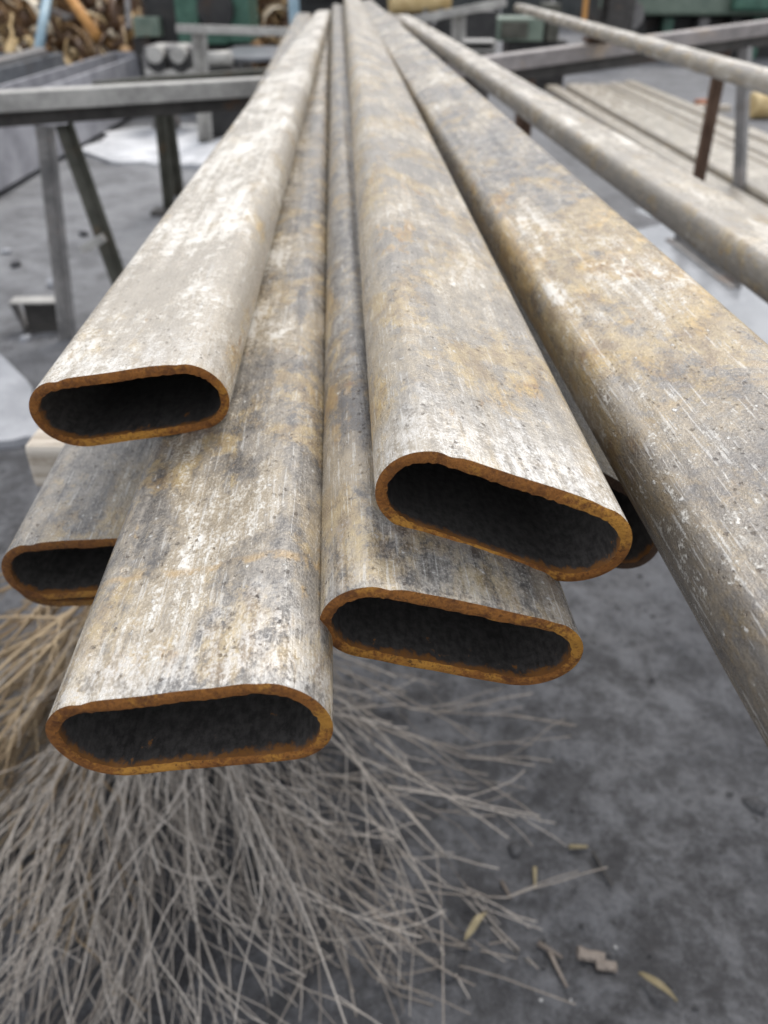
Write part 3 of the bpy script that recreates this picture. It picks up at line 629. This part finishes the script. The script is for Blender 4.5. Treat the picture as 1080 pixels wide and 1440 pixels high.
# ------------------------------------------------------------------ twig broom
NECK = Vector((-.44, 1.20, .20))
bm_ = thing('twig_broom', (NECK.x, NECK.y, 0), 'large fanned out broom of grey bamboo twigs lying under the pipe ends', 'broom')
def tube(V, F, pts, r0, r1, sides=4):
    base = len(V); n = len(pts)
    for k, p in enumerate(pts):
        d = (pts[min(k+1, n-1)] - pts[max(k-1, 0)]).normalized(); a = d.orthogonal().normalized(); b2 = d.cross(a); r = r0 + (r1 - r0)*k/(n-1)
        for i in range(sides):
            t = 2*math.pi*i/sides; V.append(p + a*r*math.cos(t) + b2*r*math.sin(t))
    F += [(base+k*sides+i, base+k*sides+(i+1) % sides, base+(k+1)*sides+(i+1) % sides, base+(k+1)*sides+i) for k in range(n-1) for i in range(sides)]
    F.append(tuple(base+(n-1)*sides+i for i in range(sides)))
def arc(p, d, L, n, sag, rs, kink=.05):
    pts = [p.copy()]; d = d.normalized(); st_ = L/n
    for k in range(n):
        d = (d + Vector((rs.gauss(0, kink), rs.gauss(0, kink), rs.gauss(0, kink*.6) - sag*st_))).normalized()
        q = pts[-1] + d*st_
        fl = .004 + .02*rs.random()
        if q.z < fl: q.z = fl; d.z = abs(d.z)*.2
        pts.append(q)
    return pts
rs = random.Random(11)
def branch(az, el, L, off, mat, thick, leafy):
    V, F = [], []
    d = Vector((math.cos(az)*math.cos(el), math.sin(az)*math.cos(el), math.sin(el)))
    pts = arc(NECK + off, d, L, 12, .9, rs, .075)
    tube(V, F, pts, thick, .0013, 5)
    for k in range(2, 12):                       # side twigs in pairs at the nodes, forking once more
        for sgn in (-1, 1):
            if rs.random() > leafy: continue
            dd = (pts[k] - pts[k-1]).normalized(); side = dd.cross(Vector((rs.gauss(0, .35), rs.gauss(0, .35), 1))).normalized()*sgn
            dv = (dd + side*rs.uniform(.25, .8) + Vector((0, 0, rs.uniform(-.15, .22)))).normalized()
            tl = L*rs.uniform(.16, .40); tp = arc(pts[k], dv, tl, 6, 1.0, rs, .10)
            tube(V, F, tp, thick*.58, .001, 4)
            for kk in (2, 3, 4, 5):
                if rs.random() < .34:
                    e = (tp[kk] - tp[kk-1]).normalized(); s2 = e.cross(Vector((rs.gauss(0, .4), rs.gauss(0, .4), 1))).normalized()*rs.choice((-1, 1))
                    tube(V, F, arc(tp[kk], (e + s2*rs.uniform(.25, .6)), tl*rs.uniform(.25, .55), 4, .8, rs, .12), thick*.42, .0008, 3)
    c = bm_.location
    o = mesh_obj('branch', [p - c for p in V], F, mat, bm_, True)
    return o
A0, A1 = R(-122), R(-22)                         # fan, measured from +X
for i in range(88):
    t = (i + rs.uniform(-.4, .4)) / 87
    az = A0 + (A1 - A0)*t + rs.gauss(0, .13)
    L = rs.uniform(.50, 1.0)*(1 - .22*abs(t-.45)) 
    if t > .6 and rs.random() < .35: continue
    if t > .72: L *= rs.uniform(.6, .95)
    branch(az, rs.uniform(-.16, .20), L, Vector((rs.gauss(0, .03), rs.gauss(0, .03), rs.uniform(-.12, .07))), TWIG, rs.uniform(.0013, .0025), .46 if t < .6 else .3)
for az_, L_ in ((-31, .70), (-40, .80), (-50, .88)):   # a few long loose ones
    branch(R(az_), rs.uniform(-.05, .12), L_, Vector((rs.gauss(0, .03), rs.gauss(0, .03), rs.uniform(-.1, .04))), TWIG, rs.uniform(.0012, .0018), .25)
for i in range(60):                              # thicker tan stalks on the trestle side of the bundle
    az = R(rs.uniform(-137, -100)); L = rs.uniform(.3, .66)
    branch(az, rs.uniform(-.15, .16), L, Vector((rs.gauss(-.05, .03), rs.gauss(-.02, .04), rs.uniform(-.12, .1))), STALK, rs.uniform(.003, .0055), .2)
V, F = [], []; hp = [NECK + Vector((.0, -.02, -.04)), NECK + Vector((.05, .25, -.08)), NECK + Vector((.13, .7, -.13)), NECK + Vector((.22, 1.25, -.172))]
tube(V, F, hp, .02, .017, 12); mesh_obj('handle', [p - bm_.location for p in V], F, STALK, bm_, True)
for k in (0, .05, .1):
    c_ = NECK + Vector((.01 + k*.1, .02 + k, -.04 - k*.1)) - bm_.location; V, F = [], []
    ring = [c_ + Vector((math.cos(2*math.pi*i/20)*.062, .0, math.sin(2*math.pi*i/20)*.062)) for i in range(21)]; tube(V, F, ring, .004, .004, 6)
    mesh_obj('binding', V, F, BLACKM, bm_, True)

# ------------------------------------------------------------------ litter on the near ground
def stick(px, r, mat, label, cat, name, group=None, lift=.004):
    pts = []
    for (x, y) in px:
        p = gp(x, y); p.z = ground_z(p.x, p.y) + r + lift; pts.append(p)
    V, F = [], []; c = pts[0].copy(); tube(V, F, [p - c for p in pts], r, r*.6, 7)
    F.append(tuple(range(6, -1, -1))); o = mesh_obj(name, V, F, mat, None, True); o.location = c
    return tag(o, label, cat, group)
stick([(755, 1332), (772, 1340), (790, 1350)], .0045, WOODCHIP, 'short crooked twig touching the longer straight one on the dark soil', 'twig', 'twig')
stick([(770, 1338), (782, 1362), (797, 1390)], .0035, WOODCHIP, 'straight bare twig on the dark soil near two wood chips', 'twig', 'twig')
stick([(800, 1193), (826, 1190)], .004, STRAW, 'short tan stalk lying flat on the dark soil', 'stalk', 'dry_stalk')
stick([(833, 1198), (845, 1225), (860, 1250)], .0028, DARK, 'thin dark twig beside the short tan stalk', 'twig', 'twig')
stick([(752, 1220), (752, 1250)], .0035, STRAW, 'upright tan stalk crossing the tip of a broom twig', 'stalk', 'dry_stalk')
stick([(705, 1240), (718, 1268)], .0035, WOODCHIP, 'stubby grey twig below a long broom twig', 'twig', 'twig')
def chip(px, r, label):
    pts = [gp(*q) for q in px]
    for p in pts: p.z = ground_z(p.x, p.y) + r*.8
    V, F = [], []; c = pts[0].copy(); pp = [pts[0].lerp(pts[-1], k/6) - c for k in range(7)]; tube(V, F, pp, r, r*.9, 8)
    V = [q + Vector((noise.noise(q*170 + c*9), noise.noise(q*170 + c*31), noise.noise(q*170 + c*57)))*r*.35 for q in V]
    for q in V: q.z = max(q.z*.7, -r)
    F.append(tuple(range(7, -1, -1))); o = mesh_obj('wood_chip', V, F, WOODCHIP); o.location = c; return tag(o, label, 'wood chip')
chip([(812, 1343), (850, 1350)], .0095, 'larger grey wood chip on the dark soil')
chip([(838, 1357), (866, 1362)], .0085, 'smaller wood chip tucked against the larger grey one')
def leaf(px, w_, label):
    p0, p1 = gp(*px[0]), gp(*px[1]); d = p1 - p0; L = d.length; d.normalize(); s2 = d.cross(Vector((0, 0, 1))); v, f = [], []
    n = 10
    for k in range(n+1):
        t = k/n; hw = w_*math.sin(math.pi*min(1, .04 + t*.96))*(1 - .45*t); c = p0 + d*L*t; z = ground_z(c.x, c.y) + .012 + .008*math.sin(t*3)
        for e, dz in ((-1, .004), (0, 0), (1, .004)): v.append(Vector((c.x + s2.x*hw*e, c.y + s2.y*hw*e, z + dz)))
    f = [(3*k+i, 3*k+i+1, 3*k+i+4, 3*k+i+3) for k in range(n) for i in range(2)]
    o = mesh_obj('dry_leaf', [q - p0 for q in v], f, STRAW, None, True); o.location = p0; m_ = o.modifiers.new('thick', 'SOLIDIFY'); m_.thickness = .0012
    return tag(o, label, 'leaf')
leaf([(652, 1336), (682, 1297)], .006, 'broad pale dry bamboo leaf lying beyond the broom twigs')
leaf([(896, 1374), (950, 1414)], .006, 'narrow straw coloured dry leaf on the bare dark soil')
for i, (x, y, s_) in enumerate(((760, 1408, .0032), (803, 1405, .0026), (866, 1330, .0034))):
    stone(gp(x, y), s_, 'tiny white grit speck on the dark soil beside the twigs', FLECK, 'white grit specks on the dark soil', 'grit')
for (x, y, s_, lb) in ((630, 1368, .022, 'dark clinker lump beside the broad dry leaf'), (1062, 1136, .02, 'dark clinker lump below the gold patched pipe'), (725, 1192, .014, 'small dark clinker lump past the broom tips')):
    stone(gp(x, y), s_, lb)
# crumbs of soil and clinker: countless, one object
V, F = [], []; rs = random.Random(5)
for _ in range(6500):
    x, y = rs.uniform(-1.6, 1.7), rs.uniform(.25, 3.4)
    if noise.noise(Vector((x*3, y*3, 4))) < rs.uniform(-.35, .55): continue
    s_ = rs.uniform(.0012, .0055)*(1 if rs.random() < .93 else 1.9); z = ground_z(x, y); b_ = len(V)
    for k in range(6):
        q = Vector(((1,0,0),(0,1,0),(-1,0,0),(0,-1,0),(0,0,1),(0,0,-1))[k])*s_*rs.uniform(.6, 1.3); V.append(Vector((x + q.x, y + q.y, z + s_*.3 + q.z*.7)))
    F += [(b_+a, b_+c2, b_+4) for a, c2 in ((0,1),(1,2),(2,3),(3,0))] + [(b_+c2, b_+a, b_+5) for a, c2 in ((0,1),(1,2),(2,3),(3,0))]
tag(mesh_obj('soil_crumbs', V, F, STONE), 'scattered dark crumbs of soil and clinker over the yard', 'gravel', None, 'stuff')
